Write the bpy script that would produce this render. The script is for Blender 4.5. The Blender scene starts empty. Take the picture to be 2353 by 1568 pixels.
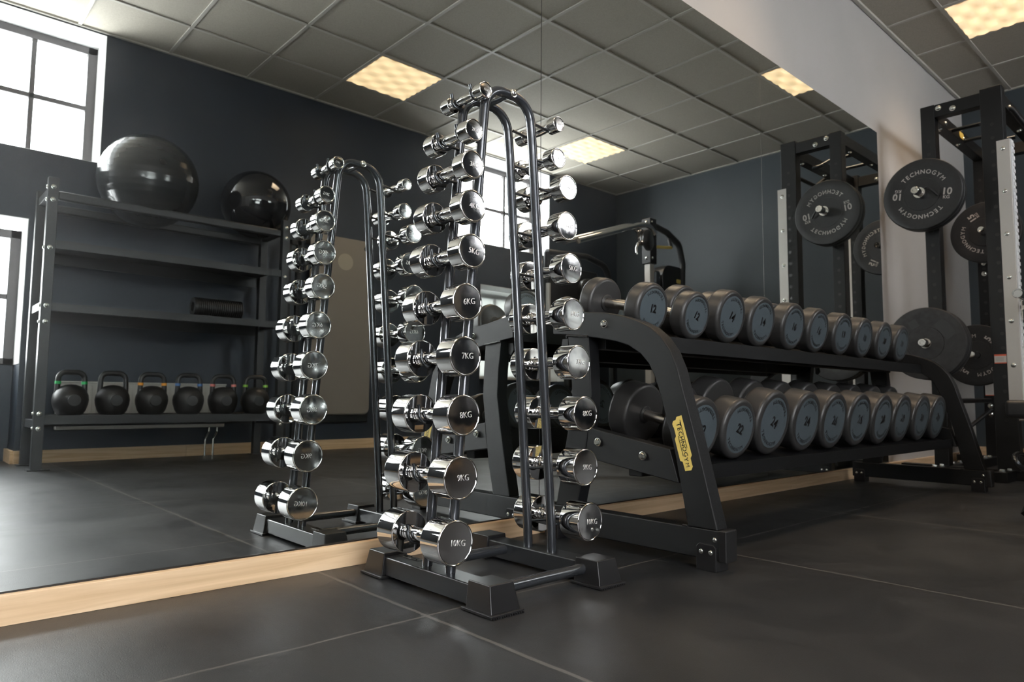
import bpy, bmesh, math, random
from mathutils import Vector, Matrix, Euler
random.seed(4)
S = bpy.context.scene
COL = S.collection
PI = math.pi
V = Vector
# ------------------------------------------------------------------ camera
cd = bpy.data.cameras.new('camera'); cam = bpy.data.objects.new('camera', cd); COL.objects.link(cam)
cam.matrix_world = Matrix(((0.739113, -0.061574, -0.670761, 0.0),
                           (-0.673532, -0.055569, -0.737066, -1.73308),
                           (0.008111, 0.996554, -0.082544, 0.45468), (0, 0, 0, 1)))
cd.sensor_width = 36; cd.sensor_fit = 'HORIZONTAL'; cd.lens = 24.4604; cd.clip_start = 0.02; cd.clip_end = 60
cd.dof.use_dof = True; cd.dof.focus_distance = 1.65; cd.dof.aperture_fstop = 6.3; cd.dof.aperture_blades = 9
S.camera = cam
# ------------------------------------------------------------------ light / colour
W = bpy.data.worlds.new('daylight'); S.world = W; W.use_nodes = True
_bg = W.node_tree.nodes['Background']; _bg.inputs[0].default_value = (0.97, 0.985, 1.0, 1); _bg.inputs[1].default_value = 23.0
S.view_settings.view_transform = 'Standard'; S.view_settings.look = 'None'
S.view_settings.gamma = 1; S.view_settings.exposure = 0.0; S.view_settings.use_curve_mapping = False
LAMP_STRENGTH = 1.05
LAMP_WATT = 7.5
S.cycles.max_bounces = 10; S.cycles.glossy_bounces = 8; S.cycles.diffuse_bounces = 5
S.cycles.sample_clamp_indirect = 8.0; S.cycles.use_denoising = True
S.cycles.caustics_reflective = True; S.cycles.blur_glossy = 0.5
CEIL = 3.0906; WALLY = -3.88; ENDX = 6.91; LEFTX = -3.2; WT = 0.42
def portal(x, z, sx, sz):
    d = bpy.data.lights.new('window_daylight', 'AREA'); d.shape = 'RECTANGLE'; d.size = sx; d.size_y = sz
    d.cycles.is_portal = True
    o = bpy.data.objects.new('window_daylight', d); COL.objects.link(o)
    o.location = (x, WALLY - WT - .02, z); o.rotation_euler = (-PI/2, 0, 0)   # emits toward +Y
    o.rotation_euler = (PI/2, 0, PI)
    return o
for a in ((-.11, 2.6, 2.5, 1.0), (4.99, 2.6, 1.45, 1.0), (-.35, 1.15, 2.2, 1.0), (5.3, 1.15, 1.35, 1.0), (-2.5, 2.6, 1.3, 1.0)): portal(*a)

# ------------------------------------------------------------------ materials
def mat(name, color=(.5, .5, .5), rough=.5, metal=0.0, spec=.5, coat=0.0, noise=None, bump=None, rnoise=None, emit=None):
    m = bpy.data.materials.new(name); m.use_nodes = True
    nt = m.node_tree; p = nt.nodes['Principled BSDF']; L = nt.links
    p.inputs['Base Color'].default_value = (*color, 1); p.inputs['Roughness'].default_value = rough
    p.inputs['Metallic'].default_value = metal; p.inputs['Specular IOR Level'].default_value = spec
    p.inputs['Coat Weight'].default_value = coat
    if emit:
        p.inputs['Emission Color'].default_value = (*emit[0], 1); p.inputs['Emission Strength'].default_value = emit[1]
    tc = nt.nodes.new('ShaderNodeTexCoord')
    def nz(scale, detail=4, dist=0, stretch=None):
        n = nt.nodes.new('ShaderNodeTexNoise'); n.inputs['Scale'].default_value = scale
        n.inputs['Detail'].default_value = detail; n.inputs['Distortion'].default_value = dist
        if stretch:
            mp = nt.nodes.new('ShaderNodeMapping'); mp.inputs['Scale'].default_value = stretch
            L.new(tc.outputs['Object'], mp.inputs[0]); L.new(mp.outputs[0], n.inputs['Vector'])
        else: L.new(tc.outputs['Object'], n.inputs['Vector'])
        return n
    if noise:
        sc, c2, lo, hi = noise[:4]
        n = nz(sc, 6, noise[4] if len(noise) > 4 else 0, noise[5] if len(noise) > 5 else None)
        r = nt.nodes.new('ShaderNodeValToRGB'); r.color_ramp.elements[0].position = lo; r.color_ramp.elements[1].position = hi
        r.color_ramp.elements[0].color = (*color, 1); r.color_ramp.elements[1].color = (*c2, 1)
        L.new(n.outputs[0], r.inputs[0]); L.new(r.outputs[0], p.inputs['Base Color'])
    if rnoise:
        sc, a, b = rnoise; n = nz(sc, 5)
        q = nt.nodes.new('ShaderNodeMapRange'); q.inputs[1].default_value = .38; q.inputs[2].default_value = .68
        q.inputs[3].default_value = a; q.inputs[4].default_value = b
        L.new(n.outputs[0], q.inputs[0]); L.new(q.outputs[0], p.inputs['Roughness'])
    if bump:
        sc, st = bump; n = nz(sc, 3); b = nt.nodes.new('ShaderNodeBump'); b.inputs['Strength'].default_value = st
        b.inputs['Distance'].default_value = .002
        L.new(n.outputs[0], b.inputs['Height']); L.new(b.outputs[0], p.inputs['Normal'])
    return m
M = {}
M['chrome'] = mat('chrome', (.78, .77, .76), .05, 1, rnoise=(14, .02, .07))
M['chrome_face'] = mat('smudged_chrome', (.66, .66, .67), .12, 1, rnoise=(24, .06, .22))
M['chrome_mark'] = mat('stamped_chrome', (.85, .84, .82), .38, .75)
M['gunmetal'] = mat('gunmetal_paint', (.050, .055, .063), .26, .55, coat=.5)
M['hook'] = mat('dark_hook', (.05, .055, .06), .22, .7)
M['foot_paint'] = mat('black_foot_paint', (.022, .024, .027), .28, .2, coat=.3)
M['powder'] = mat('black_powder_coat', (.0055, .006, .007), .42, .0, spec=.36, bump=(1800, .3), rnoise=(400, .32, .5))
M['rubber'] = mat('grey_urethane', (.031, .0305, .0305), .42, bump=(300, .08), rnoise=(14, .33, .45))
M['label_disc'] = mat('label_disc', (.070, .088, .100), .42, bump=(500, .15))
M['ink'] = mat('black_print', (.006, .006, .007), .3)
M['steel'] = mat('brushed_steel', (.62, .58, .53), .25, 1)
M['bolt'] = mat('zinc_bolt', (.72, .74, .70), .22, 1)
M['weld'] = mat('weld_bead', (.05, .05, .05), .3, .6)
M['shelf_paint'] = mat('dark_shelf_paint', (.026, .028, .031), .45, .1)
M['black_plastic'] = mat('black_plastic', (.012, .012, .013), .3)
M['plate'] = mat('black_bumper_rubber', (.009, .0095, .0105), .5, bump=(200, .15), noise=(40, (.013, .0135, .015), .4, .7))
M['plate_old'] = mat('worn_black_rubber', (.016, .016, .017), .6, bump=(150, .3), noise=(30, (.032, .032, .034), .35, .75))
M['white_print'] = mat('pale_print', (.42, .38, .36), .6)
M['emboss'] = mat('embossed_rubber', (.03, .031, .033), .5)
M['yellow'] = mat('yellow_plate', (.78, .60, .16), .4)
M['white_strip'] = mat('silver_paint', (.62, .60, .57), .4, .3, bump=(400, .1))
M['white_edge'] = mat('white_nylon', (.92, .94, .96), .35)
M['label_white'] = mat('label_paper', (.55, .53, .50), .6)
M['label_text'] = mat('label_grey_text', (.22, .21, .21), .6)
M['label_red'] = mat('label_red', (.65, .12, .06), .5)
M['wall'] = mat('pale_wall_paint', (.44, .425, .41), .75, bump=(120, .12), noise=(1.3, (.40, .39, .375), .35, .7))
M['navy'] = mat('navy_wall_paint', (.040, .051, .060), .55, bump=(90, .15), noise=(2.0, (.048, .060, .069), .35, .7))
M['navy_shaded'] = mat('shaded_navy_wall_paint', (.020, .029, .043), .5, bump=(90, .15), noise=(2.0, (.026, .036, .052), .35, .7))  # same navy paint, darkened to imitate shade on the back wall
M['reveal'] = mat('white_reveal_plaster', (.78, .78, .78), .7)
M['window_frame'] = mat('dark_window_frame', (.05, .045, .045), .5)
M['tile'] = mat('ceiling_tile', (.46, .425, .36), .85, bump=(260, .5), noise=(160, (.40, .37, .31), .4, .65))
M['tbar'] = mat('ceiling_grid_paint', (.50, .48, .43), .5)
M['radiator'] = mat('white_enamel', (.85, .85, .83), .35)
M['ball'] = mat('glossy_dark_vinyl', (.020, .024, .026), .2, coat=.15)
M['ball2'] = mat('glossy_black_vinyl', (.008, .009, .012), .1, coat=.3)
M['kb'] = mat('black_cast_iron', (.018, .018, .019), .4, bump=(300, .2))
M['mat_foam'] = mat('taupe_exercise_mat', (.21, .195, .172), .6, bump=(80, .2))
M['mat_logo'] = mat('mat_logo', (.32, .30, .25), .6)
M['vinyl'] = mat('black_upholstery', (.015, .015, .016), .38)
M['foam'] = mat('foam_roller_black', (.01, .01, .011), .5)
for n_, c_ in dict(green=(.02, .45, .12), orange=(.8, .33, .03), blue=(.08, .2, .5), pink=(.75, .22, .2), lime=(.35, .75, .1)).items():
    M['band_' + n_] = mat(n_ + '_band', c_, .4)

def wood():
    m = mat('light_oak', (.62, .40, .22), .42, bump=None)
    nt = m.node_tree; L = nt.links; p = nt.nodes['Principled BSDF']
    tc = nt.nodes.new('ShaderNodeTexCoord'); mp = nt.nodes.new('ShaderNodeMapping'); mp.inputs['Scale'].default_value = (1.2, 20, 26)
    w = nt.nodes.new('ShaderNodeTexNoise'); w.inputs['Scale'].default_value = 1.6; w.inputs['Detail'].default_value = 7; w.inputs['Distortion'].default_value = 1.2
    r = nt.nodes.new('ShaderNodeValToRGB'); e = r.color_ramp.elements
    e[0].position = .32; e[0].color = (.58, .39, .22, 1); e[1].position = .62; e[1].color = (.76, .56, .36, 1)
    L.new(tc.outputs['Object'], mp.inputs[0]); L.new(mp.outputs[0], w.inputs['Vector']); L.new(w.outputs[0], r.inputs[0]); L.new(r.outputs[0], p.inputs['Base Color'])
    return m
M['wood'] = wood()

def floor_mat():
    m = bpy.data.materials.new('black_rubber_floor'); m.use_nodes = True; nt = m.node_tree; L = nt.links; N = nt.nodes
    p = N['Principled BSDF']; tc = N.new('ShaderNodeTexCoord'); sep = N.new('ShaderNodeSeparateXYZ')
    wn = N.new('ShaderNodeTexNoise'); wn.inputs['Scale'].default_value = 9; L.new(tc.outputs['Object'], wn.inputs['Vector'])
    L.new(tc.outputs['Object'], sep.inputs[0])
    def mth(op, a, b=None, c=None):
        n = N.new('ShaderNodeMath'); n.operation = op
        for i, v in enumerate((a, b, c)):
            if v is None: continue
            if isinstance(v, (int, float)): n.inputs[i].default_value = v
            else: L.new(v, n.inputs[i])
        return n.outputs[0]
    wob = mth('MULTIPLY', mth('SUBTRACT', wn.outputs[0], .5), .012)
    def line(axis, off, per, width):
        v = mth('ADD', mth('SUBTRACT', sep.outputs[axis], off), wob)
        f = mth('ABSOLUTE', mth('SUBTRACT', mth('FRACT', mth('ADD', mth('DIVIDE', v, per), .5)), .5))
        return mth('LESS_THAN', mth('MULTIPLY', f, per), width)
    lx = line('X', .88, 1.03, .0045); ly = line('Y', -.507, 1.025, .0034)
    ln = mth('MAXIMUM', lx, ly)
    big = N.new('ShaderNodeTexNoise'); big.inputs['Scale'].default_value = 2.2; big.inputs['Detail'].default_value = 8; big.inputs['Roughness'].default_value = .65; big.inputs['Distortion'].default_value = .8
    L.new(tc.outputs['Object'], big.inputs['Vector'])
    r = N.new('ShaderNodeValToRGB'); e = r.color_ramp.elements
    e[0].position = .35; e[0].color = (.0088, .0104, .0130, 1); e[1].position = .72; e[1].color = (.0245, .0255, .0272, 1)
    L.new(big.outputs[0], r.inputs[0])
    fine = N.new('ShaderNodeTexNoise'); fine.inputs['Scale'].default_value = 420; fine.inputs['Detail'].default_value = 2; L.new(tc.outputs['Object'], fine.inputs['Vector'])
    sp = N.new('ShaderNodeTexVoronoi'); sp.inputs['Scale'].default_value = 14; L.new(tc.outputs['Object'], sp.inputs['Vector'])
    dot = mth('LESS_THAN', sp.outputs['Distance'], .022)
    mx = N.new('ShaderNodeMix'); mx.data_type = 'RGBA'; L.new(mth('MAXIMUM', mth('MULTIPLY', ln, .55), mth('MULTIPLY', dot, .35)), mx.inputs[0])
    L.new(r.outputs[0], mx.inputs[6]); mx.inputs[7].default_value = (.14, .135, .125, 1)
    L.new(mx.outputs[2], p.inputs['Base Color'])
    q = N.new('ShaderNodeMapRange'); q.inputs[1].default_value = .3; q.inputs[2].default_value = .7; q.inputs[3].default_value = .36; q.inputs[4].default_value = .50
    L.new(big.outputs[0], q.inputs[0]); L.new(q.outputs[0], p.inputs['Roughness'])
    p.inputs['Specular IOR Level'].default_value = .62
    b = N.new('ShaderNodeBump'); b.inputs['Strength'].default_value = .35; b.inputs['Distance'].default_value = .0025
    h = mth('SUBTRACT', mth('MULTIPLY', fine.outputs[0], .35), mth('MULTIPLY', ln, 1.0))
    L.new(h, b.inputs['Height']); L.new(b.outputs[0], p.inputs['Normal'])
    return m
M['floor'] = floor_mat()

def mirror_mat():
    m = bpy.data.materials.new('mirror_glass'); m.use_nodes = True; nt = m.node_tree; L = nt.links; N = nt.nodes
    out = N['Material Output']; N.remove(N['Principled BSDF'])
    g = N.new('ShaderNodeBsdfGlossy'); g.inputs['Color'].default_value = (.87, .91, .89, 1); g.inputs['Roughness'].default_value = 0.0
    h = N.new('ShaderNodeBsdfGlossy'); h.inputs['Color'].default_value = (.9, .88, .85, 1); h.inputs['Roughness'].default_value = .30
    tc = N.new('ShaderNodeTexCoord'); n = N.new('ShaderNodeTexNoise'); n.inputs['Scale'].default_value = 3; n.inputs['Detail'].default_value = 7; n.inputs['Distortion'].default_value = 1.5
    L.new(tc.outputs['Object'], n.inputs['Vector'])
    v = N.new('ShaderNodeTexVoronoi'); v.inputs['Scale'].default_value = 16; L.new(tc.outputs['Object'], v.inputs['Vector'])
    lt = N.new('ShaderNodeMath'); lt.operation = 'LESS_THAN'; lt.inputs[1].default_value = .035; L.new(v.outputs['Distance'], lt.inputs[0])
    q = N.new('ShaderNodeMapRange'); q.inputs[1].default_value = .35; q.inputs[2].default_value = .75; q.inputs[3].default_value = .003; q.inputs[4].default_value = .014
    L.new(n.outputs[0], q.inputs[0])
    ad = N.new('ShaderNodeMath'); ad.operation = 'MULTIPLY_ADD'; ad.inputs[1].default_value = .02
    L.new(lt.outputs[0], ad.inputs[0]); L.new(q.outputs[0], ad.inputs[2])
    mx = N.new('ShaderNodeMixShader'); L.new(ad.outputs[0], mx.inputs[0]); L.new(g.outputs[0], mx.inputs[1]); L.new(h.outputs[0], mx.inputs[2])
    L.new(mx.outputs[0], out.inputs[0]); return m
M['mirror'] = mirror_mat()

def diffuser_mat():
    m = bpy.data.materials.new('warm_lamp_diffuser'); m.use_nodes = True; nt = m.node_tree; L = nt.links; N = nt.nodes
    p = N['Principled BSDF']; p.inputs['Base Color'].default_value = (.8, .75, .62, 1)
    tc = N.new('ShaderNodeTexCoord'); mp = N.new('ShaderNodeMapping'); mp.inputs['Scale'].default_value = (1, 1, 1); L.new(tc.outputs['Object'], mp.inputs[0])
    sep = N.new('ShaderNodeSeparateXYZ'); L.new(mp.outputs[0], sep.inputs[0])
    def mth(op, a, b=None):
        n = N.new('ShaderNodeMath'); n.operation = op
        for i, v in enumerate((a, b)):
            if v is None: continue
            if isinstance(v, (int, float)): n.inputs[i].default_value = v
            else: L.new(v, n.inputs[i])
        return n.outputs[0]
    a = mth('SINE', mth('MULTIPLY', sep.outputs['X'], 2*PI/.235)); b = mth('SINE', mth('MULTIPLY', sep.outputs['Y'], 2*PI/.157))
    s = mth('MULTIPLY', a, b)
    q = N.new('ShaderNodeMapRange'); q.inputs[1].default_value = -1; q.inputs[2].default_value = 1; q.inputs[3].default_value = .70; q.inputs[4].default_value = 1.25
    L.new(s, q.inputs[0])
    L.new(mth('MULTIPLY', q.outputs[0], LAMP_STRENGTH), p.inputs['Emission Strength'])
    p.inputs['Emission Color'].default_value = (1.0, .70, .38, 1)
    return m
M['diffuser'] = diffuser_mat()

# ------------------------------------------------------------------ mesh helpers
class MB:
    def __init__(s): s.bm = bmesh.new()
    def box(s, c, d, rot=None, bev=0.0, seg=2):
        t = bmesh.new(); bmesh.ops.create_cube(t, size=1.0)
        for v in t.verts: v.co = V((v.co.x*d[0], v.co.y*d[1], v.co.z*d[2]))
        if bev > 0: bmesh.ops.bevel(t, geom=list(t.edges), offset=bev, segments=seg, affect='EDGES', profile=.5)
        R = Euler(rot).to_matrix() if rot is not None else Matrix.Identity(3)
        for v in t.verts: v.co = R @ v.co + V(c)
        s._merge(t); return s
    def bb(s, lo, hi, bev=0.0): 
        lo = V(lo); hi = V(hi); return s.box((lo+hi)/2, hi-lo, None, bev)
    def _merge(s, t):
        me = bpy.data.meshes.new('t'); t.to_mesh(me); t.free(); s.bm.from_mesh(me); bpy.data.meshes.remove(me)
    def mesh(s, me, mtx=None):
        t = bmesh.new(); t.from_mesh(me)
        if mtx is not None: bmesh.ops.transform(t, matrix=mtx, verts=t.verts)
        s._merge(t); return s
    def tube(s, pts, r, seg=12, cap=True, closed=False):
        pts = [V(p) for p in pts]; n = len(pts); rings = []
        T0 = None; up = None
        for i, p in enumerate(pts):
            if closed: T = (pts[(i+1) % n] - pts[i-1]).normalized()
            elif i == 0: T = (pts[1]-pts[0]).normalized()
            elif i == n-1: T = (pts[-1]-pts[-2]).normalized()
            else: T = ((pts[i+1]-p).normalized() + (p-pts[i-1]).normalized()).normalized()
            if up is None:
                a = V((0, 0, 1)) if abs(T.z) < .9 else V((1, 0, 0)); up = (a - T*a.dot(T)).normalized()
            else:
                up = (up - T*up.dot(T)).normalized()
            sd = T.cross(up)
            rr = r[i] if isinstance(r, (list, tuple)) else r
            rings.append([s.bm.verts.new(p + (up*math.cos(2*PI*k/seg) + sd*math.sin(2*PI*k/seg))*rr) for k in range(seg)])
        m = n if closed else n-1
        for i in range(m):
            A, B = rings[i], rings[(i+1) % n]
            for k in range(seg): s.bm.faces.new((A[k], A[(k+1) % seg], B[(k+1) % seg], B[k]))
        if cap and not closed:
            s.bm.faces.new(rings[0][::-1]); s.bm.faces.new(rings[-1])
        return s
    def cyl(s, a, b, r, seg=24): return s.tube([a, b], r, seg)
    def lathe(s, prof, o=(0, 0, 0), ax=(0, 0, 1), seg=48):
        """prof: (radius, distance along axis) from bottom to top"""
        o = V(o); ax = V(ax).normalized(); a = V((0, 0, 1)) if abs(ax.z) < .9 else V((1, 0, 0))
        u = (a - ax*a.dot(ax)).normalized(); w = ax.cross(u); rings = []
        for r, h in prof:
            if r < 1e-6: rings.append([s.bm.verts.new(o + ax*h)])
            else: rings.append([s.bm.verts.new(o + ax*h + (u*math.cos(2*PI*k/seg) + w*math.sin(2*PI*k/seg))*r) for k in range(seg)])
        for A, B in zip(rings, rings[1:]):
            for k in range(seg):
                k2 = (k+1) % seg
                if len(A) == 1 and len(B) == 1: continue
                if len(A) == 1: s.bm.faces.new((A[0], B[k2], B[k]))
                elif len(B) == 1: s.bm.faces.new((A[k], A[k2], B[0]))
                else: s.bm.faces.new((A[k], A[k2], B[k2], B[k]))
        return s
    def prism(s, poly, fn, t0, t1, bev=0):
        """poly: 2D points; fn(u,v,t)->3D"""
        t = bmesh.new()
        A = [t.verts.new(fn(u, v, t0)) for u, v in poly]; B = [t.verts.new(fn(u, v, t1)) for u, v in poly]
        t.faces.new(A[::-1]); t.faces.new(B); n = len(poly)
        for i in range(n): t.faces.new((A[i], A[(i+1) % n], B[(i+1) % n], B[i]))
        bmesh.ops.recalc_face_normals(t, faces=t.faces)
        if bev:
            es = [e for e in t.edges if len(e.link_faces) == 2 and e.calc_face_angle(0) > .6]
            bmesh.ops.bevel(t, geom=es, offset=bev, segments=2, affect='EDGES', profile=.5)
        s._merge(t); return s
    def build(s, name, m, parent=None, label=None, smooth=True, kind=None):
        bmesh.ops.recalc_face_normals(s.bm, faces=s.bm.faces)
        me = bpy.data.meshes.new(name); s.bm.to_mesh(me); s.bm.free()
        me.materials.append(M[m] if isinstance(m, str) else m)
        if smooth:
            me.shade_smooth(); me.set_sharp_from_angle(angle=math.radians(50))
        o = bpy.data.objects.new(name, me); COL.objects.link(o)
        if smooth and smooth != 'plain':
            wn = o.modifiers.new('normals', 'WEIGHTED_NORMAL'); wn.keep_sharp = True; wn.weight = 90
        if parent is not None: o.parent = parent
        if label: o['label'] = label
        if kind: o['kind'] = kind
        return o
def thing(name, label, cat, loc=(0, 0, 0), group=None, rz=0):
    o = bpy.data.objects.new(name, None); COL.objects.link(o); o.location = loc; o.rotation_euler = (0, 0, rz)
    o['label'] = label; o['category'] = cat; o.empty_display_size = .05
    if group: o['group'] = group
    return o
def tag(o, label, cat, group=None, kind=None):
    o['label'] = label; o['category'] = cat
    if group: o['group'] = group
    if kind: o['kind'] = kind
    return o
def copy_tree(o, parent=None):
    c = o.copy(); COL.objects.link(c); c.parent = parent
    for ch in list(o.children): copy_tree(ch, c)
    return c
def fillet(pts, rad, n=6):
    """round the inner corners of a polyline"""
    pts = [V(p) for p in pts]; out = [pts[0]]
    for i in range(1, len(pts)-1):
        a, b, c = pts[i-1], pts[i], pts[i+1]; r = rad[i-1] if isinstance(rad, (list, tuple)) else rad
        d1 = (a-b).normalized(); d2 = (c-b).normalized(); ang = d1.angle(d2)
        if r <= 0 or ang > PI-.02: out.append(b); continue
        l = min(r/math.tan(ang/2), (a-b).length*.49, (c-b).length*.49); r2 = l*math.tan(ang/2)
        p1 = b+d1*l; p2 = b+d2*l; cen = b + (d1+d2).normalized()*(r2/math.sin(ang/2))
        v1 = p1-cen; v2 = p2-cen; th = v1.angle(v2)
        for k in range(n+1):
            t = k/n; out.append(cen + (v1*math.sin((1-t)*th) + v2*math.sin(t*th))/math.sin(th))
    out.append(pts[-1]); return out
_tc = {}
def text_mesh(s, size, ext=.0005, bold=0.0):
    if 'M' in s: bold = 0.0        # the font's M closes up when thickened
    k = (s, size, ext, bold)
    if k in _tc: return _tc[k]
    c = bpy.data.curves.new('tx', 'FONT'); c.body = s; c.size = size; c.extrude = ext; c.align_x = 'CENTER'; c.align_y = 'CENTER'; c.offset = bold
    c.resolution_u = 3
    o = bpy.data.objects.new('tx', c); COL.objects.link(o)
    dg = bpy.context.evaluated_depsgraph_get(); me = bpy.data.meshes.new_from_object(o.evaluated_get(dg))
    bpy.data.objects.remove(o); bpy.data.curves.remove(c); _tc[k] = me
    return me
def frame(origin, xdir, ydir):
    x = V(xdir).normalized(); z = x.cross(V(ydir)).normalized(); y = z.cross(x)
    return Matrix(((x.x, y.x, z.x, origin[0]), (x.y, y.y, z.y, origin[1]), (x.z, y.z, z.z, origin[2]), (0, 0, 0, 1)))
def text_on(mb, s, size, F, pos=(0, 0), rot=0.0, ext=.0005, bold=0.0, sx=1.0):
    mb.mesh(text_mesh(s, size, ext, bold), F @ Matrix.Translation((pos[0], pos[1], 0)) @ Matrix.Rotation(rot, 4, 'Z') @ Matrix.Diagonal((sx, 1, 1, 1)))
CW = {'T': .9, 'E': .92, 'C': 1, 'H': 1.05, 'N': 1.08, 'O': 1.15, 'G': 1.12, 'Y': .95, 'M': 1.25}
def arc_text(mb, s, size, F, rad, mid, outward=True, ext=.0005, bold=0.0, pitch=.78):
    """letters along an arc; tops point outward (reads clockwise) or to the centre"""
    w = [CW.get(c, 1)*size*pitch for c in s]; tot = sum(w); a = -tot/2
    for c, ww in zip(s, w):
        th = (a+ww/2)/rad; a += ww
        ang = mid - th if outward else mid + th
        r = rad
        text_on(mb, c, size, F, (r*math.cos(ang), r*math.sin(ang)), ang - PI/2 if outward else ang + PI/2, ext, bold)
def bolt(mb, c, ax, r=.009, h=.007):
    ax = V(ax).normalized()
    mb.lathe([(0, 0), (r*1.35, 0), (r*1.35, h*.25), (r*1.15, h*.3)], c, ax, 20)
    mb.lathe([(r*1.0, h*.2), (r*1.0, h*.95), (r*.9, h*1.1), (r*.45, h*1.1), (r*.4, h*.8), (0, h*.8)], c, ax, 6)
def dome(mb, c, ax, r=.012, h=.008):
    mb.lathe([(r*1.25, 0), (r*1.25, h*.2), (r, h*.25), (r*.95, h*.6), (r*.7, h*.92), (r*.3, h*1.05), (0, h*1.06)], c, ax, 16)

# ------------------------------------------------------------------ the room
def struct(mb, name, m, smooth=False): 
    o = mb.build(name, m, smooth=smooth); o['kind'] = 'structure'; return o
struct(MB().bb((LEFTX, WALLY-.5, -.1), (ENDX+.1, .1, 0)), 'floor', 'floor')
struct(MB().bb((LEFTX, WALLY-.5, CEIL), (ENDX+.1, .1, CEIL+.1)), 'ceiling', 'tile')
g = MB()
xs = [3.9094 + .6*k for k in range(-12, 6)]; ys = [-.356 - .6*k for k in range(0, 6)]
for x in xs: g.bb((x-.012, WALLY, CEIL-.008), (x+.012, 0, CEIL-.0005), .0015)
for y in ys: g.bb((LEFTX, y-.012, CEIL-.0084), (ENDX, y+.012, CEIL-.0005), .0015)
g.bb((LEFTX, -.022, CEIL-.018), (ENDX, 0, CEIL), 0); g.bb((LEFTX, WALLY, CEIL-.012), (ENDX, WALLY+.02, CEIL), 0); g.bb((ENDX-.02, WALLY, CEIL-.012), (ENDX, 0, CEIL), 0)
struct(g, 'trim_1', 'tbar')
struct(MB().bb((LEFTX, .006, 0), (ENDX, .1, CEIL)), 'wall_front', 'wall')
struct(MB().bb((ENDX, WALLY-.1, 0), (ENDX+.1, .1, CEIL)), 'wall_right', 'navy')
struct(MB().bb((LEFTX-.1, WALLY-.5, 0), (LEFTX, .1, CEIL)), 'wall_left', 'wall')
# opposite wall with its window openings
OPEN = [(-3.1, -1.9, 2.12, 3.07), (-1.30, 1.087, 2.115, 3.07), (4.30, 5.68, 2.10, 3.07),   # upper windows, the second widened out of view for more light
        (-1.40, .69, 0.0, 1.64), (4.65, 5.95, 0.0, 1.66)]                                  # niches of the lower windows, the first also widened unseen for light
wl = MB()
xe = sorted({LEFTX, ENDX} | {o[0] for o in OPEN} | {o[1] for o in OPEN}); ze = sorted({0, CEIL} | {o[2] for o in OPEN} | {o[3] for o in OPEN})
for x0, x1 in zip(xe, xe[1:]):
    z0 = None
    for za, zb in zip(ze, ze[1:]):
        cx, cz = (x0+x1)/2, (za+zb)/2
        solid = not any(o[0] < cx < o[1] and o[2] < cz < o[3] for o in OPEN)
        if solid and z0 is None: z0 = za
        if z0 is not None and not solid: wl.bb((x0, WALLY-WT, z0), (x1, WALLY, za)); z0 = None
    if z0 is not None: wl.bb((x0, WALLY-WT, z0), (x1, WALLY, CEIL))
struct(wl, 'wall_back', 'navy_shaded')
rv = MB(); e = .004
for (x0, x1, z0, z1) in OPEN:
    low = z0 < .1; ya, yb = WALLY-WT+.02, WALLY+.0005
    zb = z0 if not low else .66
    rv.bb((x0, ya, zb), (x0+e, yb, z1)); rv.bb((x1-e, ya, zb), (x1, yb, z1)); rv.bb((x0, ya, z1-e), (x1, yb, z1))
    if not low: rv.bb((x0, ya, z0), (x1, yb, z0+e))
struct(rv, 'trim_2', 'reveal')
sp = MB()
for x0, x1 in ((-1.40, .69), (4.65, 5.95)):
    sp.bb((x0, WALLY-WT, 0), (x1, WALLY-.30, .66)); 
struct(sp, 'wall_niche', 'navy_shaded')
def window(n, x0, x1, z0, z1, nx, nz, y):
    f = MB(); w = .045
    f.bb((x0, y-.03, z0), (x0+w+.02, y+.03, z1), .004); f.bb((x1-w-.02, y-.03, z0), (x1, y+.03, z1), .004)
    f.bb((x0, y-.03, z0), (x1, y+.03, z0+w), .004); f.bb((x0, y-.03, z1-w-.015), (x1, y+.03, z1), .004)
    for i in range(1, nx):
        x = x0 + (x1-x0)*i/nx; f.bb((x-.016, y-.02, z0), (x+.016, y+.025, z1), .003)
    for j in range(1, nz):
        z = z0 + (z1-z0)*j/nz; f.bb((x0, y-.02, z-.018), (x1, y+.025, z+.018), .003)
    o = struct(f, 'window_%d' % n, 'window_frame')
for i, (a, nx, nz) in enumerate(((OPEN[1], 6, 2), (OPEN[2], 3, 2), ((-1.40, .69, .66, 1.60), 5, 2), ((4.65, 5.95, .66, 1.62), 3, 2), (OPEN[0], 4, 2))):
    window(i+1, *a, nx, nz, WALLY-.30)
fg = bpy.data.materials.new('frosted_glass'); fg.use_nodes = True
_n = fg.node_tree; _p = _n.nodes['Principled BSDF']; _t = _n.nodes.new('ShaderNodeBsdfTranslucent'); _t.inputs[0].default_value = (.20, .205, .20, 1)
_d = _n.nodes.new('ShaderNodeBsdfDiffuse'); _d.inputs[0].default_value = (.5, .5, .5, 1); _a = _n.nodes.new('ShaderNodeAddShader')
_n.links.new(_t.outputs[0], _a.inputs[0]); _n.links.new(_d.outputs[0], _a.inputs[1]); _n.links.new(_a.outputs[0], _n.nodes['Material Output'].inputs[0])
struct(MB().bb((4.66, WALLY-.266, .67), (5.94, WALLY-.262, 1.655)), 'window_pane_1', fg)
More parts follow.
